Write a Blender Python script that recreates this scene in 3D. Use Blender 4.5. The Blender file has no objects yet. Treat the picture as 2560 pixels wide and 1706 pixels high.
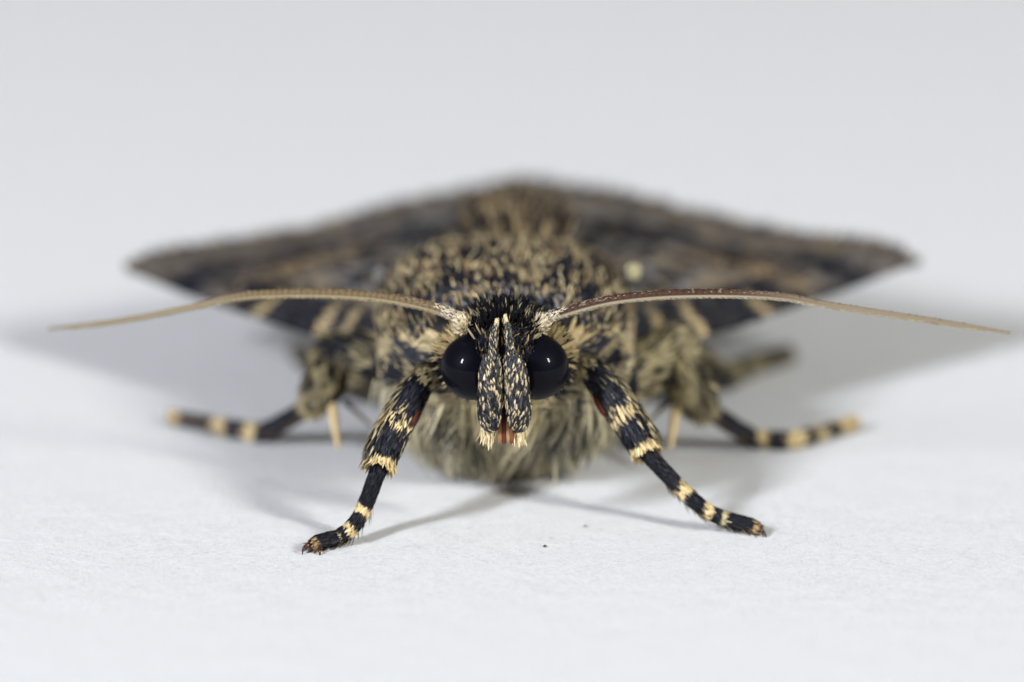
# Close-up of a noctuid moth facing the camera on white paper. 1 Blender unit = 1 cm.
import bpy, math
import numpy as np
from mathutils import Vector

sc = bpy.context.scene
sc.unit_settings.system = 'METRIC'
sc.unit_settings.scale_length = 0.01
COL = sc.collection
rng = np.random.default_rng(7)
A = lambda *v: np.array(v, float)

# ------------------------------------------------------------------ camera
TH = math.radians(18.0)
SN, CS = math.sin(TH), math.cos(TH)
DIST = 15.0
FWD, UP, RIGHT = A(0, CS, -SN), A(0, SN, CS), A(1, 0, 0)
CAM = -FWD * DIST + UP * 0.537
cam = bpy.data.cameras.new('camera')
cam.sensor_width = 36.0
cam.lens = 36.0 * DIST / 2.56
cam.clip_start, cam.clip_end = 0.5, 500
cam.dof.use_dof = True
cam.dof.focus_distance = DIST
cam.dof.aperture_fstop = (cam.lens * 1e-3) / (2 * 0.32)
cam.dof.aperture_blades = 0
camo = bpy.data.objects.new('camera', cam)
camo.location = CAM
camo.rotation_euler = (math.pi / 2 - TH, 0, 0)
COL.objects.link(camo)
sc.camera = camo

# ------------------------------------------------------------------ light
w = bpy.data.worlds.new('World')
sc.world = w
w.use_nodes = True
w.node_tree.nodes['Background'].inputs[0].default_value = (0.99, 0.99, 0.985, 1)
w.node_tree.nodes['Background'].inputs[1].default_value = 0.15


def lamp(name, az, el, dist, sx, sy, power, col, aim=(0, 0.9, 0.25)):
    l = bpy.data.lights.new(name, 'AREA')
    l.shape, l.size, l.size_y, l.energy, l.color = 'RECTANGLE', sx, sy, power, col
    o = bpy.data.objects.new(name, l)
    a, e = math.radians(az), math.radians(el)
    d = Vector((math.sin(a) * math.cos(e), -math.cos(a) * math.cos(e), math.sin(e)))
    o.location = Vector(aim) + d * dist
    o.rotation_euler = d.to_track_quat('Z', 'Y').to_euler()
    COL.objects.link(o)
    return o


lamp('lamp_left', -46, 30, 40, 3.6, 9.0, 19400, (0.895, 0.925, 1.0), (0, .5, .2))
lamp('lamp_right', 52, 31, 40, 3.6, 9.0, 13600, (0.985, 0.99, 0.955), (0, .5, .2))

sc.view_settings.view_transform = 'Standard'
sc.view_settings.look = 'None'
sc.view_settings.exposure = 0.0
sc.view_settings.gamma = 1.0
sc.cycles.use_denoising = True

# ------------------------------------------------------------------ helpers


def F(u, v, d=0.0):
    """world point seen at photo pixel (u, v), d cm behind the plane of focus"""
    k = (DIST + d) * 0.001 / DIST
    return CAM + FWD * (DIST + d) + RIGHT * (u - 1280) * k + UP * (853 - v) * k


def G(u, v, z=0.0):
    """world point seen at photo pixel (u, v), z cm above the paper"""
    k = 0.001 / DIST
    r = FWD + RIGHT * (u - 1280) * k + UP * (853 - v) * k
    return CAM + r * ((z - CAM[2]) / r[2])


def norm(a):
    return a / np.maximum(np.linalg.norm(a, axis=-1, keepdims=True), 1e-9)


def vnoise(P, f, seed=0):
    """smooth value noise, 0..1"""
    P = np.asarray(P, float) * np.asarray(f, float) + seed * 17.31
    i = np.floor(P).astype(np.int64)
    t = P - i
    t = t * t * (3 - 2 * t)

    def h(a):
        n = (a[..., 0] * 73856093) ^ (a[..., 1] * 19349663) ^ (a[..., 2] * 83492791) ^ (seed * 2654435761)
        n = (n ^ (n >> 13)) * 1274126177
        n = n ^ (n >> 16)
        return (n & 0xFFFF) / 65535.0
    r = 0
    for dx in (0, 1):
        for dy in (0, 1):
            for dz in (0, 1):
                wgt = (t[..., 0] if dx else 1 - t[..., 0]) * (t[..., 1] if dy else 1 - t[..., 1]) * (t[..., 2] if dz else 1 - t[..., 2])
                r = r + wgt * h(i + np.array([dx, dy, dz]))
    return r


def sstep(a, b, x):
    t = np.clip((x - a) / (b - a), 0, 1)
    return t * t * (3 - 2 * t)


def mix(a, b, t):
    t = np.asarray(t, float)[..., None]
    return np.asarray(a) * (1 - t) + np.asarray(b) * t


def np_mesh(name, V, polys, cols, mat, parent=None, smooth=True):
    """polys: list of (m,k) index arrays"""
    me = bpy.data.meshes.new(name)
    V = np.asarray(V, np.float32)
    idx = np.concatenate([p.ravel() for p in polys]).astype(np.int32)
    tot = np.concatenate([np.full(len(p), p.shape[1], np.int32) for p in polys])
    st = np.concatenate([[0], np.cumsum(tot)[:-1]]).astype(np.int32)
    me.vertices.add(len(V)); me.loops.add(len(idx)); me.polygons.add(len(tot))
    me.vertices.foreach_set('co', V.ravel())
    me.loops.foreach_set('vertex_index', idx)
    me.polygons.foreach_set('loop_start', st)
    me.polygons.foreach_set('loop_total', tot)
    me.update(calc_edges=True)
    if smooth:
        me.polygons.foreach_set('use_smooth', np.ones(len(tot), bool))
    if cols is not None:
        at = me.color_attributes.new('tint', 'FLOAT_COLOR', 'POINT')
        c = np.ones((len(V), 4), np.float32)
        c[:, :3] = np.clip(cols, 0, 1)
        at.data.foreach_set('color', c.ravel())
    me.materials.append(mat)
    o = bpy.data.objects.new(name, me)
    COL.objects.link(o)
    if parent is not None:
        o.parent = parent
    return o


WP = {'lance': ([0, .3, .72, 1], [.45, 1, .8, .06]), 'blunt': ([0, .35, .8, 1], [.35, .75, 1, .55]),
      'hair': ([0, .35, .72, 1], [1, .85, .6, .1])}


def strips(P, N, D, L, W, lift, curl=0.0, shape='lance', twist=0.35):
    """many small flat scales / hairs: root P, surface normal N, direction D. returns verts, quads"""
    n = len(P)
    L = np.broadcast_to(L, (n,))[:, None]; W = np.broadcast_to(W, (n,))[:, None]
    lift = np.broadcast_to(lift, (n,))[:, None]; curl = np.broadcast_to(curl, (n,))[:, None]
    D = norm(D - N * np.sum(D * N, -1, keepdims=True))
    S = norm(np.cross(D, N))
    S = norm(S + N * rng.normal(0, twist, (n, 1)))
    ts, ws = WP[shape]
    V = np.empty((n, 8, 3))
    for k, (t, wd) in enumerate(zip(ts, ws)):
        c = P + D * L * t + N * L * (lift * t - curl * t * t)
        V[:, 2 * k] = c - S * W * wd * .5
        V[:, 2 * k + 1] = c + S * W * wd * .5
    b = (np.arange(n) * 8)[:, None, None]
    q = (np.array([[0, 1, 3, 2], [2, 3, 5, 4], [4, 5, 7, 6]])[None] + b).reshape(-1, 4)
    return V.reshape(-1, 3), q


def fur(name, parent, mat, P, N, D, L, W, lift, cols, curl=0.0, shape='lance', twist=.35):
    V, q = strips(P, N, D, L, W, lift, curl, shape, twist)
    o = np_mesh(name, V, [q], np.repeat(cols, 8, 0), mat, parent)
    o['kind'] = 'stuff'
    return o


def tint_mat(name, rough=.55, spec=.35, trans=0.0, sheen=0.0, bump=None):
    m = bpy.data.materials.new(name)
    m.use_nodes = True
    nt = m.node_tree
    b = nt.nodes['Principled BSDF']
    a = nt.nodes.new('ShaderNodeAttribute')
    a.attribute_name = 'tint'
    nt.links.new(a.outputs['Color'], b.inputs['Base Color'])
    b.inputs['Roughness'].default_value = rough
    b.inputs['Specular IOR Level'].default_value = spec
    if bump:
        tc = nt.nodes.new('ShaderNodeTexCoord'); nz = nt.nodes.new('ShaderNodeTexNoise'); bp = nt.nodes.new('ShaderNodeBump')
        nz.inputs['Scale'].default_value = bump[0]
        bp.inputs['Strength'].default_value = bump[1]; bp.inputs['Distance'].default_value = bump[2]
        nt.links.new(tc.outputs['Object'], nz.inputs['Vector']); nt.links.new(nz.outputs['Fac'], bp.inputs['Height'])
        nt.links.new(bp.outputs['Normal'], b.inputs['Normal'])
    if trans:
        t = nt.nodes.new('ShaderNodeBsdfTranslucent'); mx = nt.nodes.new('ShaderNodeMixShader')
        mx.inputs[0].default_value = trans
        nt.links.new(a.outputs['Color'], t.inputs['Color'])
        nt.links.new(b.outputs[0], mx.inputs[1]); nt.links.new(t.outputs[0], mx.inputs[2])
        nt.links.new(mx.outputs[0], nt.nodes['Material Output'].inputs['Surface'])
    return m


def plain_mat(name, col, rough=.5, spec=.5, coat=0.0, bump=None):
    m = bpy.data.materials.new(name)
    m.use_nodes = True
    nt = m.node_tree
    b = nt.nodes['Principled BSDF']
    b.inputs['Base Color'].default_value = (*col, 1)
    b.inputs['Roughness'].default_value = rough
    b.inputs['Specular IOR Level'].default_value = spec
    b.inputs['Coat Weight'].default_value = coat
    b.inputs['Coat Roughness'].default_value = .03
    if bump:
        tc = nt.nodes.new('ShaderNodeTexCoord'); nz = nt.nodes.new('ShaderNodeTexVoronoi'); bp = nt.nodes.new('ShaderNodeBump')
        nz.inputs['Scale'].default_value = bump[0]
        bp.inputs['Strength'].default_value = bump[1]; bp.inputs['Distance'].default_value = bump[2]
        nt.links.new(tc.outputs['Object'], nz.inputs['Vector']); nt.links.new(nz.outputs['Distance'], bp.inputs['Height'])
        nt.links.new(bp.outputs['Normal'], b.inputs['Normal'])
    return m


def cr(pts, q):
    """Catmull-Rom through pts (n,k) at parameters q (control-point index units)"""
    pts = np.asarray(pts, float)
    n = len(pts)
    e = np.vstack([2 * pts[0] - pts[1], pts, 2 * pts[-1] - pts[-2]])
    q = np.clip(np.asarray(q, float), 0, n - 1 - 1e-6)
    i = q.astype(int)
    t = (q - i)[:, None]
    p0, p1, p2, p3 = e[i], e[i + 1], e[i + 2], e[i + 3]
    return .5 * (2 * p1 + (p2 - p0) * t + (2 * p0 - 5 * p1 + 4 * p2 - p3) * t * t + (3 * p1 - p0 - 3 * p2 + p3) * t ** 3)


class Tube:
    """swept tube; frames can be sampled for scales"""

    def __init__(self, pts, rad, per=10, around=14, flat=1.0, ref=(0, 1, 0)):
        self.pts, self.rad = np.array(pts, float), np.array(rad, float)
        self.n = len(self.pts)
        self.q = np.linspace(0, self.n - 1, (self.n - 1) * per + 1)
        self.c = cr(self.pts, self.q)
        self.r = np.interp(self.q, np.arange(self.n), self.rad)
        self.t = norm(np.gradient(self.c, axis=0))
        ref = np.array(ref, float)
        self.s = norm(np.cross(self.t, ref))
        self.b = norm(np.cross(self.s, self.t))      # towards ref (away from the camera side for +y)
        self.around, self.flat = around, flat
        seg = np.linalg.norm(np.diff(self.c, axis=0), axis=1)
        self.len = np.concatenate([[0], np.cumsum(seg)])

    def at(self, q, a):
        f = lambda arr: np.stack([np.interp(q, self.q, arr[:, k]) for k in range(3)], -1)
        c, s, b, t = f(self.c), norm(f(self.s)), norm(f(self.b)), norm(f(self.t))
        r = np.interp(q, self.q, self.r)[:, None]
        ca, sa = np.cos(a)[:, None], np.sin(a)[:, None]
        N = norm(s * ca + b * sa / self.flat)
        return c + (s * ca + b * sa * self.flat) * r, N, t

    def mesh(self):
        m, k = len(self.q), self.around
        an = np.linspace(0, 2 * np.pi, k, endpoint=False)
        V = (self.c[:, None] + (self.s[:, None] * np.cos(an)[None, :, None] + self.b[:, None] * (np.sin(an) * self.flat)[None, :, None]) * self.r[:, None, None]).reshape(-1, 3)
        i, j = np.meshgrid(np.arange(m - 1), np.arange(k), indexing='ij')
        q = np.stack([i * k + j, i * k + (j + 1) % k, (i + 1) * k + (j + 1) % k, (i + 1) * k + j], -1).reshape(-1, 4)
        V = np.vstack([V, self.c[:1], self.c[-1:]])
        j = np.arange(k)
        t0 = np.stack([np.full(k, m * k), (j + 1) % k, j], -1)
        t1 = np.stack([np.full(k, m * k + 1), (m - 1) * k + j, (m - 1) * k + (j + 1) % k], -1)
        return V, [q, np.vstack([t0, t1])]

    def sample(self, n, q0, q1):
        """roots spread evenly over the tube's length between q0 and q1"""
        l0, l1 = np.interp([q0, q1], self.q, self.len)
        q = np.interp(rng.uniform(l0, l1, n), self.len, self.q)
        a = rng.uniform(0, 2 * np.pi, n)
        return q, a, *self.at(q, a)


def ell_mesh(c, rx, ry, rz, nu=24, nv=14):
    u = np.linspace(0, 2 * np.pi, nu, endpoint=False)
    v = np.linspace(0, np.pi, nv)[1:-1]
    vv, uu = np.meshgrid(v, u, indexing='ij')
    V = np.stack([np.cos(uu) * np.sin(vv) * rx, np.sin(uu) * np.sin(vv) * ry, np.cos(vv) * rz], -1).reshape(-1, 3)
    V = np.vstack([V, [0, 0, rz], [0, 0, -rz]]) + c
    m = nv - 2
    i, j = np.meshgrid(np.arange(m - 1), np.arange(nu), indexing='ij')
    q = np.stack([i * nu + j, (i + 1) * nu + j, (i + 1) * nu + (j + 1) % nu, i * nu + (j + 1) % nu], -1).reshape(-1, 4)
    j = np.arange(nu)
    t = np.vstack([np.stack([np.full(nu, m * nu), j, (j + 1) % nu], -1), np.stack([np.full(nu, m * nu + 1), (m - 1) * nu + (j + 1) % nu, (m - 1) * nu + j], -1)])
    return V, [q, t]


# colours of the things themselves
BLACK = A(.006, .006, .010)
INK = A(.011, .011, .018)
SLATE = A(.040, .042, .056)
GREY = A(.13, .125, .12)
CREAM = A(.74, .58, .31)
PALE = A(.74, .63, .42)
TAN = A(.36, .25, .12)
OLIVE = A(.30, .25, .13)
BROWN = A(.11, .07, .045)
RUST = A(.075, .014, .005)

M_SCALE = tint_mat('scale_cover', .5, .22, .10)
M_HAIR = tint_mat('hair_cover', .55, .2, .2)
M_CUT = tint_mat('leg_cuticle', .45, .25, bump=(90, .3, .004))
M_BODY = tint_mat('body_cuticle', .7, .2, bump=(40, .4, .01))
M_WING = tint_mat('wing_membrane', .62, .25, bump=(60, .4, .004))
M_ANT = tint_mat('antenna_cuticle', .5, .15)
M_CLAW = plain_mat('claw_horn', (.055, .014, .008), .22, .5, .3)
M_CLAWD = plain_mat('foot_pad', (.012, .010, .010), .35, .4, .1)
M_EYE = plain_mat('eye_lens', (.003, .003, .006), .45, .03, .16, bump=(330, .04, .001))
M_PROB = tint_mat('proboscis_horn', .5, .2)

# ------------------------------------------------------------------ paper


def paper_mat():
    m = bpy.data.materials.new('white_paper')
    m.use_nodes = True
    nt = m.node_tree
    b = nt.nodes['Principled BSDF']
    L = nt.links.new
    tc = nt.nodes.new('ShaderNodeTexCoord')

    def noise(scale, detail, rough, vec, dist=0.0):
        n = nt.nodes.new('ShaderNodeTexNoise')
        n.inputs['Scale'].default_value, n.inputs['Detail'].default_value, n.inputs['Roughness'].default_value = scale, detail, rough
        n.inputs['Distortion'].default_value = dist
        L(vec, n.inputs['Vector'])
        return n
    mp = nt.nodes.new('ShaderNodeMapping')
    mp.inputs['Scale'].default_value = (.45, 1.0, 1.0)
    L(tc.outputs['Object'], mp.inputs['Vector'])
    n1 = noise(150, 5, .75, mp.outputs[0], .8)
    n2 = noise(9, 3, .5, tc.outputs['Object'])
    cr_ = nt.nodes.new('ShaderNodeValToRGB')
    cr_.color_ramp.elements[0].position, cr_.color_ramp.elements[0].color = .30, (.74, .745, .76, 1)
    cr_.color_ramp.elements[1].position, cr_.color_ramp.elements[1].color = .62, (.84, .84, .845, 1)
    L(n1.outputs['Fac'], cr_.inputs['Fac'])
    L(cr_.outputs[0], b.inputs['Base Color'])
    ad = nt.nodes.new('ShaderNodeMath'); ad.operation = 'MULTIPLY_ADD'
    L(n2.outputs['Fac'], ad.inputs[0]); ad.inputs[1].default_value = 1.6; L(n1.outputs['Fac'], ad.inputs[2])
    bp = nt.nodes.new('ShaderNodeBump')
    bp.inputs['Strength'].default_value, bp.inputs['Distance'].default_value = .9, .004
    L(ad.outputs[0], bp.inputs['Height'])
    L(bp.outputs['Normal'], b.inputs['Normal'])
    b.inputs['Roughness'].default_value = .85
    b.inputs['Specular IOR Level'].default_value = .2
    return m


pv = np.array([[-40, -30, 0], [40, -30, 0], [40, 70, 0], [-40, 70, 0]], float)
paper = np_mesh('paper', pv, [np.array([[0, 1, 2, 3]])], None, paper_mat(), smooth=False)
paper['kind'] = 'structure'
paper['label'] = 'white fibrous sheet of paper under the moth'

# loose paper fibres lying on the sheet
nf = 13000
fp = np.stack([rng.uniform(-1.6, 1.6, nf), rng.normal(.02, .33, nf), np.zeros(nf)], -1)
ang = rng.normal(0, .8, nf)
fl = rng.uniform(.006, .022, nf)
fw = rng.uniform(.0008, .0019, nf)
bend = rng.normal(0, .9, nf)
V = np.empty((nf, 5, 2, 3))
for k in range(5):
    t = k / 4
    a = ang + bend * t
    d = np.stack([np.cos(a), np.sin(a), 0 * a], -1)
    s = np.stack([-np.sin(a), np.cos(a), rng.normal(0, .15, nf)], -1)
    c = fp + d * (fl * t)[:, None]
    c[:, 2] = .0006 + .0022 * np.sin(np.pi * t) * rng.uniform(.2, 1, nf)
    V[:, k, 0] = c - s * fw[:, None] * .5
    V[:, k, 1] = c + s * fw[:, None] * .5
b = (np.arange(nf) * 10)[:, None, None]
q = (np.array([[2 * k, 2 * k + 2, 2 * k + 3, 2 * k + 1] for k in range(4)])[None] + b).reshape(-1, 4)
fib = np_mesh('paper_fibres', V.reshape(-1, 3), [q], None, plain_mat('fibre', (.79, .79, .795), .9, .05), paper)
fib['kind'] = 'stuff'

# two crumbs of dirt on the paper
M_DIRT = plain_mat('dirt', (.03, .028, .026), .7, .3)


def crumb(u, v, sx, sy, sz, seed, label):
    V, pl = ell_mesh(A(0, 0, 0), sx, sy, sz, 12, 8)
    V = V * (0.7 + .6 * vnoise(V, 120, seed))[:, None]
    V[:, 2] -= V[:, 2].min()
    o = np_mesh('dirt_crumb', V, pl, None, M_DIRT)
    o.location = G(u, v, .001)
    o['label'], o['category'], o['group'] = label, 'crumb', 'dirt crumbs on the paper'
    return o


crumb(1362, 1368, .005, .004, .003, 3, 'tiny black crumb of dirt lying alone on the white paper')
crumb(1463, 1318, .0045, .004, .003, 5, 'faint blurred crumb of dirt on paper behind the sharper black one').data.materials[0] = plain_mat('pale_dirt', (.22, .21, .21), .7, .3)

# ------------------------------------------------------------------ moth
moth = bpy.data.objects.new('moth', None)
COL.objects.link(moth)
moth['label'] = 'dark mottled moth with cream-banded legs facing forward on white paper'
moth['category'] = 'moth'

# ---- body: one continuous loft of head, thorax and abdomen
X0 = -.018
#       y    zc    rx    up    dn
ST = [(.150, .430, .035, .060, .060), (.175, .432, .070, .100, .110), (.23, .435, .090, .115, .130), (.31, .440, .110, .110, .140),
      (.39, .415, .190, .130, .190), (.47, .375, .265, .160, .260), (.56, .345, .310, .195, .300), (.70, .335, .322, .220, .305),
      (.90, .335, .320, .208, .300), (1.10, .325, .290, .155, .280), (1.28, .300, .235, .130, .240), (1.50, .260, .190, .150, .200),
      (1.75, .215, .165, .120, .165), (2.0, .175, .120, .090, .120), (2.16, .155, .03, .03, .03)]
ST = np.array(ST)
qq = np.linspace(0, len(ST) - 1, 110)
S = cr(ST, qq)
K = 56
an = np.linspace(0, 2 * np.pi, K, endpoint=False)
ca, sa = np.cos(an), np.sin(an)
BV = np.empty((len(S), K, 3))
ex = np.interp(S[:, 0:1], [.4, .55, 1.1, 1.3], [.92, .78, .78, .92])
BV[..., 0] = X0 + S[:, 2:3] * np.sign(ca) * np.abs(ca) ** np.where(sa > 0, ex, .92)
BV[..., 1] = S[:, 0:1]
BV[..., 2] = S[:, 1:2] + np.where(sa > 0, S[:, 3:4], S[:, 4:5]) * np.sign(sa) * np.abs(sa) ** np.where(sa > 0, ex, .92)
m = len(S)
i, j = np.meshgrid(np.arange(m - 1), np.arange(K), indexing='ij')
BQ = np.stack([i * K + j, i * K + (j + 1) % K, (i + 1) * K + (j + 1) % K, (i + 1) * K + j], -1).reshape(-1, 4)
BVf = BV.reshape(-1, 3)
BVf = np.vstack([BVf, [[X0, .145, .43], [X0, 2.17, .155]]])
j = np.arange(K)
BT = np.vstack([np.stack([np.full(K, m * K), (j + 1) % K, j], -1), np.stack([np.full(K, m * K + 1), (m - 1) * K + j, (m - 1) * K + (j + 1) % K], -1)])
bcol = mix(A(.03, .028, .028), A(.12, .10, .065), sstep(.42, .2, BVf[:, 2]))
body = np_mesh('body', BVf, [BQ, BT], bcol, M_BODY, moth)
body['label'] = 'furry dark head, thorax and abdomen in one piece'

tri = np.vstack([BQ[:, [0, 1, 2]], BQ[:, [0, 2, 3]]])
_a, _b, _c = BVf[tri[:, 0]], BVf[tri[:, 1]], BVf[tri[:, 2]]
_cr = np.cross(_b - _a, _c - _a)
_ar = np.linalg.norm(_cr, axis=1)


def sample_body(n, keep):
    """random roots on the body where keep(P) holds"""
    k = rng.choice(len(tri), n, p=_ar / _ar.sum())
    u, v = rng.random(n), rng.random(n)
    f = u + v > 1
    u[f], v[f] = 1 - u[f], 1 - v[f]
    P = _a[k] + (_b[k] - _a[k]) * u[:, None] + (_c[k] - _a[k]) * v[:, None]
    N = norm(_cr[k])
    out = P - np.stack([np.full(n, X0), P[:, 1], np.interp(P[:, 1], ST[:, 0], ST[:, 1])], -1)
    N = N * np.sign(np.sum(N * out, -1))[:, None]
    ok = keep(P)
    return P[ok], N[ok]


U = lambda lo, hi, n: rng.uniform(lo, hi, n)

# flank colour patches: (x, z, radius x, radius z, colour); from the photo, on both flanks


_sp, _sn = sample_body(60000, lambda P: P[:, 1] < 1.1)
_sp = _sp[_sn[:, 1] < .35]
_r = _sp - CAM
_dep = _r @ FWD
_su = 1280 + (_r @ RIGHT) / _dep * DIST * 1000
_sv = 853 - (_r @ UP) / _dep * DIST * 1000


def patch(u, v, ru, rv, c):
    """patch of colour on the body surface: centre, radii across and up, colour"""
    k = np.argmin(np.hypot(_su - u, _sv - v) + np.maximum(_dep - _dep.min(), 0) * 8)
    p = _sp[k]
    return (p[0], p[1], p[2], ru * .001, rv * .001, c)


CR2 = A(.55, .46, .27)
PATCH = [patch(975, 795, 55, 40, CR2), patch(1010, 838, 70, 20, CREAM), patch(1075, 850, 35, 18, CR2), patch(938, 800, 10, 60, CR2),
         patch(1090, 785, 60, 20, INK), patch(1030, 885, 60, 26, SLATE), patch(1085, 925, 30, 24, BLACK), patch(1000, 935, 45, 32, INK),
         patch(965, 870, 30, 40, CR2), patch(951, 935, 15, 34, PALE), patch(1105, 825, 22, 22, CREAM),
         patch(1500, 832, 90, 16, CREAM), patch(1560, 795, 50, 45, CR2), patch(1598, 800, 10, 70, PALE), patch(1440, 805, 40, 22, INK),
         patch(1480, 868, 55, 24, SLATE), patch(1445, 915, 32, 30, BLACK), patch(1560, 915, 14, 30, PALE), patch(1545, 870, 40, 40, CR2),
         patch(1430, 842, 30, 16, CREAM), patch(1510, 915, 40, 24, INK)]


def flank_col(P, base):
    c = base.copy()
    n = (vnoise(P, 22, 4) - .5) * .5 + (vnoise(P, 60, 6) - .5) * .5
    for x, y, z, rx, rz, cc in PATCH:
        d = np.sqrt(((P[:, 0] - x) / rx) ** 2 + ((P[:, 2] - z) / rz) ** 2 + (np.maximum(np.abs(P[:, 1] - y) - .06, 0) / .08) ** 2)
        c = mix(c, cc, sstep(1.25, .85, d + n * .9))
    return c


def vary(c, a=.25):
    return c * (1 + rng.normal(0, a, (len(c), 1))).clip(.35, 1.8)


# dorsal line between the dark scaled back and the pale flanks
ZB = lambda y: np.interp(y, [.3, .45, .6, 1.2], [.46, .45, .40, .36])

# ---- thorax back: dark spatulate scales with many tan ones standing up among them
P, N = sample_body(190000, lambda P: (P[:, 1] > .40) & (P[:, 1] < 1.25) & (P[:, 2] > ZB(P[:, 1]) - .04))
n = len(P)
D = np.stack([(P[:, 0] - X0) * 1.3, .55 + 0 * P[:, 0], .75 + 0 * P[:, 0]], -1) + rng.normal(0, .22, (n, 3)) + (np.stack([vnoise(P, 14, 1), vnoise(P, 14, 2), vnoise(P, 14, 3)], -1) - .5) * .7
clump = vnoise(P, (24, 14, 14), 11) * .5 + vnoise(P, (52, 30, 30), 12) * .5
pal = rng.random(n)
light = pal < (.026 + .085 * sstep(.42, .62, clump)) * (1 - .5 * sstep(.6, .95, P[:, 1]))
c = np.where(light[:, None], mix(TAN * .85, CR2 * 1.12, rng.random(n)), mix(BLACK, SLATE * .8, rng.random(n) ** 2))
c = np.where((light & (rng.random(n) < .2))[:, None], A(.20, .125, .07), c)
# grey-lilac collar behind the head
col_ = sstep(.53, .46, P[:, 1]) * sstep(.26, .10, np.abs(P[:, 0] - X0))
c = mix(c, mix(SLATE, A(.28, .28, .31), rng.random(n)), col_ * (rng.random(n) < .55) * ~light)
c = vary(c)
fur('thorax_scales', body, M_SCALE, P, N, D, np.where(light, U(.024, .044, n), U(.022, .04, n)), np.where(light, U(.0026, .0050, n), U(.005, .009, n)),
    np.where(light, U(.3, .8, n), U(.1, .45, n)), c, .15, 'blunt')

# ---- thoracic crest: brown double tuft on the back
n = 5200
a = rng.normal(0, 1, (n, 3)) * A(.026, .05, .0)
P = A(X0 + .03, 1.18, .50) + a
P[:, 0] += np.where(rng.random(n) < .5, -.05, .05)
P[:, 2] = .485 - np.abs(P[:, 0] - X0 - .03) * .35
D = np.stack([(P[:, 0] - X0 - .03) * 2.0, .1 + 0 * P[:, 0], np.ones(n)], -1) + rng.normal(0, .2, (n, 3))
N = norm(np.cross(norm(D), np.tile(A(1, 0, 0), (n, 1)) + rng.normal(0, .4, (n, 3))))
c = mix(A(.04, .034, .032), A(.27, .20, .11), (rng.random(n) < .22 + .5 * sstep(.4, .7, vnoise(P, 18, 5))) * rng.random(n) ** .4)
fur('thoracic_crest', body, M_SCALE, P, N, D, U(.05, .12, n), U(.007, .012, n), U(0, .15, n), vary(c), 0, 'blunt')

# ---- flanks: short patchy cover between eyes and wing bases
P, N = sample_body(70000, lambda P: (P[:, 1] > .36) & (P[:, 1] < 1.15) & (P[:, 2] < ZB(P[:, 1]) + .01) & (P[:, 2] > .20 + .06 * np.sin(P[:, 0] * 40)))
n = len(P)
sx = np.sign(P[:, 0] - X0)
D = np.stack([sx * .9, .5 + 0 * sx, .15 - (P[:, 2] < .30) * .5], -1) + rng.normal(0, .25, (n, 3)) + (np.stack([vnoise(P, 11, 1), vnoise(P, 11, 2), vnoise(P, 11, 3)], -1) - .5) * 1.4
kf = vnoise(P, (22, 14, 26), 8) * .6 + vnoise(P, (50, 30, 60), 9) * .4 + rng.normal(0, .04, n)
base = mix(SLATE * .8, A(.42, .35, .21), sstep(.46, .54, kf))
base = mix(base, OLIVE * .7, sstep(.7, .95, P[:, 1]) * .3)
c = flank_col(P, base)
odd = rng.random(n) < .04
c[odd] = np.where((c[odd].mean(1) > .15)[:, None], SLATE * .7, CR2 * .8)
fur('flank_hair', body, M_HAIR, P, N, D, U(.03, .060, n), U(.005, .010, n), U(.1, .45, n), vary(c, .2), .2)

# ---- breast: long soft olive hair hanging to the paper
P, N = sample_body(60000, lambda P: (P[:, 1] > .26) & (P[:, 1] < 1.2) & (P[:, 2] < .30))
n = len(P)
dn = np.stack([vnoise(P, (26, 14, 12), 21), vnoise(P, (26, 14, 12), 22), vnoise(P, (26, 14, 12), 23)], -1) - .5
D = np.stack([-(P[:, 0] - X0) * .9, .25 + 0 * P[:, 0], -np.ones(n)], -1) + dn * 1.35 + rng.normal(0, .10, (n, 3))
k = vnoise(P, (44, 18, 16), 24) * .6 + vnoise(P, (95, 30, 30), 25) * .4 + rng.normal(0, .05, n)
c = mix(A(.055, .051, .042), A(.63, .565, .385), sstep(.28, .58, k))
c = mix(c, A(.15, .145, .135), sstep(.55, .75, vnoise(P, (20, 9, 9), 26)) * .45)
c = mix(c, A(.62, .52, .29), sstep(.42, .32, P[:, 1]) * .8)
L = U(.06, .16, n)
lf = U(.02, .30, n) + (rng.random(n) < .15) * .25
L = np.minimum(L, (P[:, 2] + .012) / .72)
fur('breast_hair', body, M_HAIR, P, N, D, np.maximum(L, .03), U(.004, .009, n), lf, vary(c, .2), .15, 'hair', .8)

# ---- abdomen
P, N = sample_body(26000, lambda P: P[:, 1] > 1.12)
n = len(P)
D = np.tile(A(0, 1, 0), (n, 1)) + rng.normal(0, .2, (n, 3))
c = mix(GREY * .6, OLIVE, rng.random(n))
fur('abdomen_scales', body, M_HAIR, P, N, D, U(.05, .11, n), U(.006, .012, n), U(.05, .3, n), vary(c), .1)

# ---- face fur and the dark tuft between the antennae
P, N = sample_body(90000, lambda P: (P[:, 1] < .36) & (P[:, 2] > .28))
n = len(P)
D = np.stack([(P[:, 0] - X0) * 3, .1 + 0 * P[:, 0], (P[:, 2] - .40) * 8 + .4], -1) + rng.normal(0, .5, (n, 3))
low = sstep(.38, .32, P[:, 2])
c = mix(mix(BLACK * 1.5, TAN, (rng.random(n) < .22) * rng.random(n)), CR2, low * (rng.random(n) < .7))
fur('face_hair', body, M_HAIR, P, N, D, U(.015, .032, n), U(.003, .005, n), U(.1, .5, n), vary(c), .1)

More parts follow.
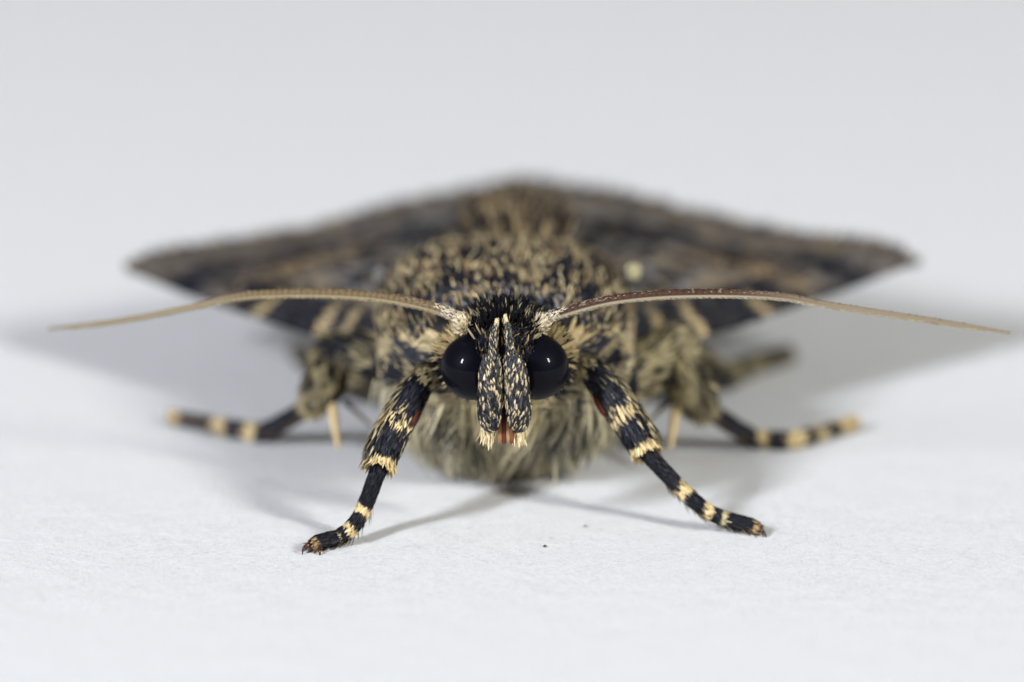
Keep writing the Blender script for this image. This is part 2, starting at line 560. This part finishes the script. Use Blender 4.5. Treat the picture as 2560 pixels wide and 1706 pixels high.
n = 1900
th = U(-1, 1, n)
P = np.stack([X0 + th * .075, U(.20, .34, n), .525 - .03 * th ** 2 + U(-.02, .02, n)], -1)
D = np.stack([th * .55, U(-.55, .25, n), np.ones(n)], -1) + rng.normal(0, .28, (n, 3))
N = norm(np.cross(norm(D), np.tile(A(1, 0, 0), (n, 1)) + rng.normal(0, .3, (n, 3))))
c = mix(BLACK, CR2, (rng.random(n) < .10 + .20 * (np.abs(th) > .7)) * U(.5, 1, n))
fur('head_tuft', body, M_HAIR, P, N, D, U(.028, .066, n), U(.003, .0075, n), U(-.1, .1, n), vary(c), 0)

# ---- compound eyes
for u, nm in ((1184, 'l'), (1340, 'r')):
    c = F(u, 918, .085)
    V, pl = ell_mesh(A(0, 0, 0), .083, .080, .0835, 56, 36)
    e = np_mesh('compound_eye', V, pl, None, M_EYE, moth)
    e.location = c
    # ring of lashes round the eye
    n = 900
    a = U(0, 2 * np.pi, n)
    R = A(np.cos(.0), 0, 0)
    P = c + np.stack([np.cos(a) * .072, U(.050, .080, n), np.sin(a) * .073], -1)
    D = np.stack([np.cos(a), U(.3, .9, n), np.sin(a)], -1) + rng.normal(0, .2, (n, 3))
    N = np.tile(A(0, -1, 0), (n, 1)) + rng.normal(0, .2, (n, 3))
    out = np.sign(u - 1262)
    lt = (np.cos(a) * out > -.2) & (np.sin(a) > .1)
    cc = np.where((rng.random(n) < np.where(lt, .85, .25))[:, None], A(.55, .43, .22), INK)
    k_ = lt | (rng.random(n) < .25)
    P, N, D, cc = P[k_], N[k_], D[k_], cc[k_]
    n = len(P)
    lash = fur('eye_lashes', e, M_HAIR, P - c, norm(N), D, U(.02, .045, n), U(.004, .006, n), U(-.1, .2, n), vary(cc), 0)

# ---- labial palps
for sgn, pts in ((-1, [(1228, 1066, .03), (1225, 1045, -.02), (1226, 995, -.04), (1227, 950, -.04), (1228, 922, -.035), (1231, 896, -.03), (1235, 845, -.02), (1243, 801, -.01)]),
                 (1, [(1296, 1068, .03), (1297, 1045, -.02), (1294, 995, -.04), (1290, 948, -.04), (1286, 920, -.035), (1280, 894, -.03), (1272, 840, -.02), (1263, 791, -.01)])):
    T = Tube([F(*p) for p in pts], [.018, .0305, .0315, .0300, .0250, .0125, .0100, .0030], 10, 18, 1.05)
    V, pl = T.mesh()
    palp = np_mesh('labial_palp', V, pl, np.tile(INK, (len(V), 1)), M_CUT, moth)
    q, a, P, N, t = T.sample(8200, .15, 6.95)
    n = len(q)
    lat = np.sum(N * A(1, 0, 0), -1) * sgn
    D = t + np.stack([.35 * sgn * (1 - np.abs(lat)), 0 * q, 0 * q], -1) + rng.normal(0, .16, (n, 3))
    lt = rng.random(n) < np.where(q > 4.6, .07 + .75 * (q > 6.45), .075 - .03 * lat)
    c = np.where(lt[:, None], mix(CREAM * .95, PALE, rng.random(n)), mix(BLACK, A(.095, .095, .105), rng.random(n) ** 1.8))
    fur('scales', palp, M_SCALE, P, N, D, np.where(lt, U(.015, .024, n), U(.014, .026, n)) * np.where(q > 6.4, .4, np.where(q > 4.8, .7, 1)), np.where(lt, U(.0042, .0068, n), U(.0024, .0042, n)) * np.where(q > 4.8, .55, 1),
        np.where(lt, U(.10, .22, n), U(.02, .18, n)) * np.where(q > 4.6, .5, 1), vary(c, .2), .12)
    # cream tuft at the base of the palp
    n = 420
    P = F(1221 if sgn < 0 else 1298, 1068, .02) + rng.normal(0, 1, (n, 3)) * A(.0065, .010, .008)
    D = np.stack([.05 * sgn + 0 * U(0, 1, n), U(-.3, .2, n), -np.ones(n)], -1) + rng.normal(0, .15, (n, 3))
    N = np.tile(A(0, -1, 0), (n, 1)) + rng.normal(0, .3, (n, 3))
    fur('basal_tuft', palp, M_SCALE, P, norm(N), D, U(.010, .044, n), U(.003, .006, n), U(-.15, .25, n), vary(mix(CREAM, PALE, rng.random(n)), .15), 0)

# ---- coiled tongue seen between the palps
cols = []
pb = None
for k, (u, r, cc) in enumerate(((1250, .006, A(.30, .16, .07)), (1261, .0065, A(.13, .03, .018)), (1270, .006, A(.36, .24, .12)), (1279, .006, A(.20, .07, .03)))):
    T = Tube([F(u, 1010, .03), F(u - 1, 1050, .00), F(u, 1085, .0), F(u + .5, 1102, .012), F(u, 1104, .04), F(u, 1085, .07)], [r, r, r, r, r, r], 8, 10)
    V, pl = T.mesh()
    if pb is None:
        pb = np_mesh('proboscis', V, pl, np.tile(cc, (len(V), 1)), M_PROB, moth)
    else:
        np_mesh('proboscis_strand', V, pl, np.tile(cc, (len(V), 1)), M_PROB, pb)

# ---- antennae
for sgn, pts, core, edge in (
        (-1, [(1172, 822, .06), (1150, 800, .055), (1105, 776, .07), (1020, 754, .10), (930, 740, .14), (800, 733, .17), (660, 735, .21), (575, 745, .25), (500, 763, .28), (350, 793, .34), (230, 811, .40), (122, 822, .46)],
         A(.135, .092, .045), A(.52, .44, .27)),
        (1, [(1335, 826, .06), (1357, 802, .05), (1400, 783, .05), (1480, 760, .04), (1560, 745, .03), (1680, 735, .03), (1830, 734, .04), (1960, 742, .06), (2070, 762, .09), (2230, 786, .12), (2400, 812, .15), (2525, 833, .18)],
         A(.058, .029, .019), A(.60, .52, .37))):
    T = Tube([F(*p) for p in pts], [.012, .0150, .013, .0122, .0118, .0112, .0104, .0092, .0082, .0070, .0060, .0042], 40, 12)
    ph = T.len / .0165
    T.r = T.r * (1 + .10 * (np.abs(np.sin(np.pi * ph))) - .05)
    V, pl = T.mesh()
    k = T.around
    aa = np.tile(np.linspace(0, 2 * np.pi, k, endpoint=False), len(T.q))
    pos, Nn, _ = T.at(np.repeat(T.q, k), aa)
    ring = np.repeat(np.abs(np.sin(np.pi * ph)), k)
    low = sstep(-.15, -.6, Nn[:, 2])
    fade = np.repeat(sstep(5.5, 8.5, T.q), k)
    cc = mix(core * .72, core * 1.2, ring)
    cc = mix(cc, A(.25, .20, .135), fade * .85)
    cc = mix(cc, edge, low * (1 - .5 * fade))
    cc = np.vstack([cc, core[None], edge[None]])
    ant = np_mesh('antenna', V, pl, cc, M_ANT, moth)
    # pale scales along the upper edge, dense near the base; fine cilia below
    q, a, P, N, t = T.sample(12000, .5, 10.5)
    n = len(q)
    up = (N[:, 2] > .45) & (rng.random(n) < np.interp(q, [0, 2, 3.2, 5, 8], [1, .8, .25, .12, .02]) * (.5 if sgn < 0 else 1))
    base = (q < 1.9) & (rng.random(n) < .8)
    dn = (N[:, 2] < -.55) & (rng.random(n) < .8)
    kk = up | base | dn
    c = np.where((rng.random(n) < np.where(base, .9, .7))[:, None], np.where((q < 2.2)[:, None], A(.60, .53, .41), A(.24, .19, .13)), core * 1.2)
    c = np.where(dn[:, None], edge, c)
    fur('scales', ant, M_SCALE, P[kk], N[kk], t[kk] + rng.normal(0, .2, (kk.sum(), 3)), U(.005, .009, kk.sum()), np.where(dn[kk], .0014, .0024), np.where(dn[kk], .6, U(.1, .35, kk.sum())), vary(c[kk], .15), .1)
    # scape: swollen pale base joint
    p = F(pts[1][0] + 6 * -sgn, pts[1][1] + 8, .045)
    n = 420
    dd = norm(rng.normal(0, 1, (n, 3)))
    V, pl = ell_mesh(p, .018, .017, .020, 16, 10)
    scp = np_mesh('scape', V, pl, np.tile(A(.55, .45, .28), (len(V), 1)), M_CUT, ant)
    fur('scape_scales', ant, M_SCALE, p + dd * .017, dd, np.tile(A(sgn * .6, -.2, .8), (n, 1)) + rng.normal(0, .3, (n, 3)), U(.012, .026, n), U(.005, .008, n), U(.1, .4, n), vary(mix(PALE, A(.75, .68, .52), rng.random(n)), .15), .1)

# ---- forewings


def wing_col(s, t, sgn):
    Q = np.stack([s * 1.0, t * .7, 0 * s + (3.0 if sgn > 0 else 0)], -1)
    n1, n2, n3 = vnoise(Q, 9, 31), vnoise(Q, (14, 30, 1), 32), vnoise(Q, 60, 33)
    m1 = vnoise(Q, (15, 27, 1), 34) * .55 + vnoise(Q, (34, 60, 1), 35) * .45
    c = mix(A(.014, .014, .020), A(.17, .16, .15), sstep(.36, .60, m1))
    c = mix(c, A(.26, .205, .13), sstep(.55, .68, vnoise(Q, (24, 44, 1), 36) * .6 + n1 * .4) * .85)
    tanp = np.exp(-(((s - .60) / .10) ** 2 + ((t - .22) / .22) ** 2)) + np.exp(-(((s - .40) / .05) ** 2 + ((t - .13) / .12) ** 2)) * .8
    c = mix(c, A(.25, .17, .085), np.clip(tanp, 0, 1) * sstep(.3, .6, m1) * .9)
    c = mix(c, A(.14, .112, .085), sstep(.80, .86, s + (n1 - .5) * .06) * .55)
    # dark wavy cross band, inner spots
    bc = .775 - .10 * t + .045 * np.sin(t * 15) + (n1 - .5) * .06
    c = mix(c, INK, np.exp(-((s - bc) / (.042 + .03 * (1 - t))) ** 2) * .97 * (.75 + .25 * sstep(.3, .55, n2 + .15)))
    for ss, tt, rs, rt in ((.50, .36, .035, .10), (.33, .30, .05, .05), (.62, .55, .03, .16), (.50, .10, .03, .05), (.22, .45, .06, .04), (.66, .12, .018, .10)):
        c = mix(c, INK * .9, np.exp(-(((s - ss) / rs) ** 2 + ((t - tt) / rt) ** 2)) * .9)
    # front edge: black with cream bars
    fe = sstep(.17, .10, t) * sstep(.64, .52, s)
    c = mix(c, INK * .8, fe * .95)
    for ss, wd, tl in (((.155, .015, .11), (.24, .015, .11), (.475, .015, .08)) if sgn < 0 else ((.085, .016, .10), (.205, .016, .11), (.44, .014, .06))):
        c = mix(c, A(.45, .35, .19), sstep(1.35, .7, np.abs(s - ss + t * .12) / wd) * sstep(tl + .05, tl - .03, t))
    return c * (.72 + .56 * n3)[:, None]


def wing_pos(s, t, sgn):
    """s: base to outer margin, t: front edge to inner margin"""
    ce = A(-.33, .84, .300) if sgn < 0 else A(.335, .86, .305)
    ct = F(318, 662, 1.27) if sgn < 0 else F(2290, 638, 1.22)
    ib, it = A(X0 + sgn * .03, 1.02, .47), A(X0 + .02 - sgn * .02, 1.97, .392 + .006 * sgn)
    s_, t_ = s[:, None], t[:, None]
    C = ce + (ct - ce) * s_
    C[:, 1] -= .03 * np.sin(np.pi * s)
    I = ib + (it - ib) * s_
    p = C + (I - C) * t_
    out = norm(A(sgn * .55, .85, 0))
    p = p + out * (.005 * s ** 3 * np.sin(np.pi * t) ** .8)[:, None]
    p[:, 2] += .045 * np.sin(np.pi * np.minimum(t * 1.6, 1)) * (1 - s) - .05 * sstep(.12, 0, t) * (1 - .6 * s)
    p = p - out * (.035 * sstep(.12, 0, t) ** 2 * s ** 9)[:, None]
    p[:, 2] += .004 * s ** 4 * (1 - t) - .022 * s ** 2 * np.sin(np.pi * np.minimum(t * 1.3, 1))
    p[:, 2] += (vnoise(np.stack([s, t, 0 * s + sgn], -1), (5, 6, 1), 71) - .5) * .022 * s
    return p


for sgn in (-1, 1):
    ns, nt_ = 120, 72
    s, t = np.meshgrid(np.linspace(0, 1, ns), np.linspace(0, 1, nt_), indexing='ij')
    s, t = s.ravel(), t.ravel()
    V = wing_pos(s, t, sgn)
    c = wing_col(s, t, sgn)
    i, j = np.meshgrid(np.arange(ns - 1), np.arange(nt_ - 1), indexing='ij')
    q = np.stack([i * nt_ + j, (i + 1) * nt_ + j, (i + 1) * nt_ + j + 1, i * nt_ + j + 1], -1).reshape(-1, 4)
    if sgn > 0:
        q = q[:, ::-1]
    # thin plate: upper and lower skin plus rim
    nv = len(V)
    rim = np.concatenate([np.arange(nt_), np.arange(1, ns) * nt_ + nt_ - 1, (ns - 1) * nt_ + np.arange(nt_ - 2, -1, -1), np.arange(ns - 2, 0, -1) * nt_])
    r2 = np.roll(rim, -1)
    rq = np.stack([rim, r2, r2 + nv, rim + nv], -1)
    V2 = np.vstack([V, V - A(0, 0, .008)])
    wing = np_mesh('forewing', V2, [q, q[:, ::-1] + nv, rq], np.vstack([c, c * .7 + A(.03, .028, .022)]), M_WING, moth)
    n = 34000
    s, t = rng.random(n), rng.random(n)
    e = 1e-3
    P = wing_pos(s, t, sgn)
    ds = wing_pos(np.minimum(s + e, 1.01), t, sgn) - P
    dt = wing_pos(s, np.minimum(t + e, 1.01), sgn) - P
    N = norm(np.cross(ds, dt))
    N *= np.sign(N[:, 2:3])
    c = vary(wing_col(s, t, sgn), .3)
    fur('scales', wing, M_SCALE, P, N, ds * 1.0 / e + rng.normal(0, .15, (n, 3)), U(.018, .035, n), U(.010, .018, n), U(.03, .22, n), c, .05, 'blunt')
    # hair fringe along the outer margin
    n = 2600
    t = rng.random(n); s = np.ones(n)
    P = wing_pos(s, t, sgn) - A(0, 0, .004)
    D = np.tile(A(sgn * .6, .8, -.05), (n, 1)) + rng.normal(0, .12, (n, 3))
    N = np.tile(A(0, 0, 1), (n, 1)) + rng.normal(0, .2, (n, 3))
    c = mix(A(.07, .065, .06), A(.17, .13, .09), (np.sin(t * 60) > 0) * 1.0)
    fur('fringe', wing, M_HAIR, P, norm(N), D, U(.04, .07, n), U(.006, .010, n), U(-.05, .1, n), vary(c), .05)
    # pale dot near the wing root
    p = F(1585, 680, .62) if sgn > 0 else F(948, 690, .68)
    n = 120
    dd = norm(rng.normal(0, 1, (n, 3)))
    fur('root_spot', wing, M_SCALE, p + dd * .010, dd, rng.normal(0, 1, (n, 3)), U(.012, .02, n), U(.007, .01, n), U(.1, .4, n), vary(np.tile(A(.66, .60, .38) if sgn > 0 else A(.26, .25, .23), (n, 1)), .1))


# ---- legs


def leg_colour(q, bands, dark, pale, P, amp=.10):
    """dark leg with pale bands given as (q0, q1, colour, chance)"""
    n = len(q)
    c = mix(BLACK, dark, rng.random(n) ** 1.5)
    qn = q + (vnoise(P, 45, 41) - .5) * amp * 2 + rng.normal(0, amp * .25, n)
    for q0, q1, cc, ch in bands:
        k = (qn > q0) & (qn < q1) & (rng.random(n) < ch)
        c[k] = mix(np.tile(cc, (n, 1)), np.tile(cc * 1.12, (n, 1)), rng.random(n))[k]
    return c


def claw(leg, p, d, size, bend):
    """curved horn claw"""
    d = norm(np.asarray(d, float))
    pts = [p, p + d * size * .4 + A(0, 0, size * .12), p + d * size * .75 - A(0, 0, size * .05) + bend * .3, p + d * size * .85 - A(0, 0, size * .55) + bend]
    T = Tube(pts, [size * .17, size * .15, size * .10, size * .015], 6, 8)
    V, pl = T.mesh()
    return np_mesh('claw', V, pl, None, M_CLAW, leg)


def foreleg(sgn, upper, ur, tarsus, tr, bands_u, bands_t, tuft_col, label, epi):
    # upper: femur + tibia path, tarsus: shaft + toes path; one continuous core
    allp = list(upper) + list(tarsus)
    T = Tube(allp, list(ur) + list(tr), 12, 14)
    V, pl = T.mesh()
    leg = np_mesh('leg', V, pl, np.tile(INK, (len(V), 1)), M_CUT, moth)
    leg['label'] = label
    nu = len(upper)
    # femur and tibia scales (long, shaggy)
    q, a, P, N, t = T.sample(6500, .1, nu - 1 + .05)
    n = len(q)
    c = leg_colour(q, bands_u, SLATE, CREAM, P, .16)
    sp = (rng.random(n) < .022)
    c[sp & (c.mean(1) < .2)] = CR2 * .95
    outer = sstep(.2, .9, np.sum(N * A(sgn, 0, 0), -1))
    fr = (rng.random(n) < outer * .6) & (q > 1.0)
    c = np.where(fr[:, None] & (rng.random(n) < .6)[:, None], CR2 * .8, c)
    end = sstep(nu - 1.55, nu - 1.1, q)
    L = U(.025, .045, n) + fr * U(.01, .035, n) * (1 - end)
    fur('tibia_scales', leg, M_SCALE, P, N, t + rng.normal(0, .12, (n, 3)), L, U(.0042, .0075, n), U(.10, .30, n) + end * .40, vary(c, .18), .1)
    # tarsus scales (short, tight)
    q, a, P, N, t = T.sample(5200, nu - .95, T.n - 1.0)
    n = len(q)
    c = leg_colour(q - (nu), bands_t, SLATE * .55, CREAM, P, .07)
    fur('tarsus_scales', leg, M_SCALE, P, N, t + rng.normal(0, .10, (n, 3)), U(.014, .026, n), U(.004, .007, n), U(.03, .14, n), vary(c, .18), .05)
    # spines under the tarsus
    q, a, P, N, t = T.sample(900, nu + .6, T.n - 1.05)
    k = (N[:, 2] < -.35)
    k &= rng.random(len(k)) < .32
    n = k.sum()
    fur('tarsal_spines', leg, M_HAIR, P[k], N[k], t[k] + rng.normal(0, .2, (n, 3)), U(.022, .038, n), U(.003, .005, n), U(.2, .5, n), vary(mix(BROWN * .3, TAN, rng.random(n) ** 3), .2), .0, 'hair')
    # claws and the dark pad between them
    e = T.c[-1]
    td = norm(T.t[-1] * A(1, 1, .3))
    claw(leg, e + A(-.006, -.004, -.002), td + A(-.35 if sgn < 0 else .1, -.15, .1), .038, A(.0, .0, .0))
    claw(leg, e + A(.008, -.004, -.004), td * .4 + A(.45 if sgn < 0 else .5, -.5, -.2), .032, A(0, 0, 0))
    V, pl = ell_mesh(e + td * .004 + A(0, -.004, -.004), .012, .010, .009, 14, 10)
    np_mesh('foot_pad', V, pl, None, M_CLAWD, leg)
    # bare rust-red epiphysis on the inner side of the tibia
    Te = Tube(epi, [.003, .009, .009, .003], 8, 10)
    V, pl = Te.mesh()
    np_mesh('epiphysis', V, pl, np.tile(RUST, (len(V), 1)), M_PROB, leg)
    return leg


# left foreleg of the picture
up_ = [F(1105, 925, .30), F(1062, 948, .19), F(1016, 1018, .13), F(972, 1100, .09), F(956, 1148, .07)]
ta_ = [F(946, 1175, .06), G(911, 1268, .085), G(880, 1318, .045), G(845, 1342, .026), G(803, 1354, .022), G(788, 1362, .018)]
foreleg(-1, up_, [.024, .030, .039, .039, .023], ta_, [.0195, .0185, .0185, .0180, .0175, .013],
        [(.75, 1.12, CR2, .8), (2.15, 2.55, CREAM, .55), (3.45, 4.2, CREAM, .97)],
        [(.84, 1.24, CREAM, .97), (1.80, 2.20, CREAM, .95), (2.72, 2.92, CR2, .7), (4.0, 6, A(.38, .25, .12), .75)],
        CREAM, 'black foreleg with cream bands, stretched furthest forward', [F(1040, 1008, .11), F(1040, 1032, .10), F(1029, 1058, .09), F(1016, 1078, .09)])
# right foreleg of the picture
up_ = [F(1425, 905, .32), F(1474, 925, .24), F(1527, 988, .20), F(1582, 1068, .17), F(1604, 1108, .16)]
ta_ = [F(1620, 1135, .15), G(1702, 1222, .105), G(1760, 1272, .060), G(1805, 1294, .038), G(1868, 1312, .024), G(1886, 1320, .018)]
foreleg(1, up_, [.024, .032, .039, .039, .023], ta_, [.0195, .0185, .0185, .0180, .0175, .013],
        [(.55, .95, CR2, .8), (2.2, 2.6, CREAM, .5), (3.40, 4.2, CREAM, .97)],
        [(.82, 1.20, CREAM, .97), (1.82, 2.18, CREAM, .95), (2.78, 3.02, CR2, .75), (4.0, 6, A(.38, .25, .12), .75)],
        CREAM, 'black foreleg with cream bands, the further-back one of the front pair', [F(1484, 985, .19), F(1494, 1005, .18), F(1508, 1030, .17), F(1520, 1045, .17)])


def midleg(sgn, upper, ur, tarsus, tr, bands_t, spurs, label):
    T = Tube(list(upper) + list(tarsus), list(ur) + list(tr), 12, 14)
    V, pl = T.mesh()
    leg = np_mesh('leg', V, pl, np.tile(INK, (len(V), 1)), M_CUT, moth)
    leg['label'] = label
    nu = len(upper)
    q, a, P, N, t = T.sample(7500, .05, nu - 1.0)
    n = len(q)
    k = vnoise(P, 30, 51) * .65 + vnoise(P, 70, 52) * .35
    c = mix(INK, A(.44, .37, .21), sstep(.50, .60, k + rng.normal(0, .07, n)) if sgn < 0 else sstep(.40, .60, k + rng.normal(0, .13, n)))
    c = mix(c, OLIVE * .5, (rng.random(n) < .15) * .9)
    c = np.where((q > nu - 1.35)[:, None] & (rng.random(n) < .85)[:, None], CR2 * .95, c)
    fur('tibia_scales', leg, M_HAIR, P, N, t + rng.normal(0, .18, (n, 3)), U(.03, .058 if sgn < 0 else .08, n), U(.004, .008, n), U(.10, .45, n), vary(c, .22), .15)
    q, a, P, N, t = T.sample(4600, nu - .95, T.n - 1.0)
    n = len(q)
    c = leg_colour(q - nu, bands_t, SLATE * .9, CREAM, P, .06)
    under = (N[:, 2] < -.2) & (rng.random(n) < .5) & (q < nu + 1)
    c[under] = BROWN * 1.3
    fur('tarsus_scales', leg, M_SCALE, P, N, t + rng.normal(0, .10, (n, 3)), U(.016, .03, n), U(.005, .008, n), U(.03, .14, n), vary(c, .18), .05)
    for p0, p1, r, cc in spurs:
        Ts = Tube([p0, p0 * .6 + p1 * .4, p1], [r, r * .95, r * .45], 8, 10)
        V, pl = Ts.mesh()
        np_mesh('spur', V, pl, np.tile(cc, (len(V), 1)), M_CUT, leg)
    e, td = T.c[-1], norm(T.t[-1])
    claw(leg, e, td + A(0, -.3, .0), .024, A(0, 0, 0))
    claw(leg, e, td + A(0, .4, .0), .024, A(0, 0, 0))
    return leg


SP = A(.66, .50, .26)
midleg(-1, [F(965, 905, .55), F(905, 888, .60), F(838, 893, .64), F(815, 945, .62), F(788, 1000, .64)], [.050, .050, .046, .046, .024],
       [F(765, 1022, .68), G(672, 1075, .040), G(640, 1080, .026), G(566, 1070, .026), G(500, 1056, .024), G(440, 1045, .024)], [.0225, .0235, .0235, .0225, .020, .018],
       [(1.70, 2.24, CREAM * .88, .97), (2.74, 3.22, CREAM * .72, .93), (3.4, 4.6, A(.14, .11, .08), .45), (4.55, 6, A(.44, .32, .15), .9)],
       [(F(830, 1010, .60), F(846, 1122, .54), .0125, SP), (F(862, 1005, .66), F(930, 1066, .56), .007, A(.10, .07, .045))],
       'middle leg with shaggy black and cream thigh and pale hanging spur')
midleg(1, [F(1545, 955, .50), F(1610, 920, .58), F(1678, 885, .62), F(1716, 945, .60), F(1745, 1000, .64)], [.060, .060, .052, .048, .026],
       [F(1778, 1030, .68), G(1868, 1088, .040), G(1898, 1098, .026), G(1976, 1100, .026), G(2040, 1086, .024), G(2128, 1060, .024)], [.0225, .0235, .0235, .0225, .020, .018],
       [(1.62, 2.22, CREAM * .92, .97), (2.76, 3.24, CREAM * .8, .95), (3.72, 4.15, A(.46, .36, .2), .85), (4.45, 6, A(.50, .38, .19), .95)],
       [(F(1690, 1015, .60), F(1676, 1122, .54), .0125, SP), (F(1680, 1000, .66), F(1618, 1056, .56), .007, A(.10, .07, .045))],
       'middle leg under the shaggier flank with pale hanging spur')


def hindleg(sgn, pts, rad, label):
    T = Tube(pts, rad, 12, 14)
    V, pl = T.mesh()
    leg = np_mesh('leg', V, pl, np.tile(A(.07, .06, .045), (len(V), 1)), M_CUT, moth)
    leg['label'] = label
    q, a, P, N, t = T.sample(4200, .05, T.n - 1.0)
    n = len(q)
    c = mix(A(.05, .045, .04), A(.30, .25, .14), sstep(.4, .6, vnoise(P, 20, 61) + rng.normal(0, .1, n)))
    fur('scales', leg, M_HAIR, P, N, t + rng.normal(0, .15, (n, 3)), U(.03, .06, n), U(.006, .010, n), U(.1, .3, n), vary(c, .2), .1)
    return leg


hindleg(1, [F(1560, 850, .8), F(1650, 845, .92), F(1700, 895, 1.05), G(1800, 938, .09), G(1880, 912, .05), G(1958, 890, .03)], [.06, .075, .055, .028, .023, .018], 'mottled olive hind leg stretched out sideways under the wing')
hindleg(-1, [F(950, 930, .85), F(880, 925, 1.0), F(830, 940, 1.2), G(800, 925, .09), G(772, 905, .05), G(748, 885, .03)], [.05, .05, .04, .024, .020, .016], 'hind leg mostly hidden behind the middle leg')
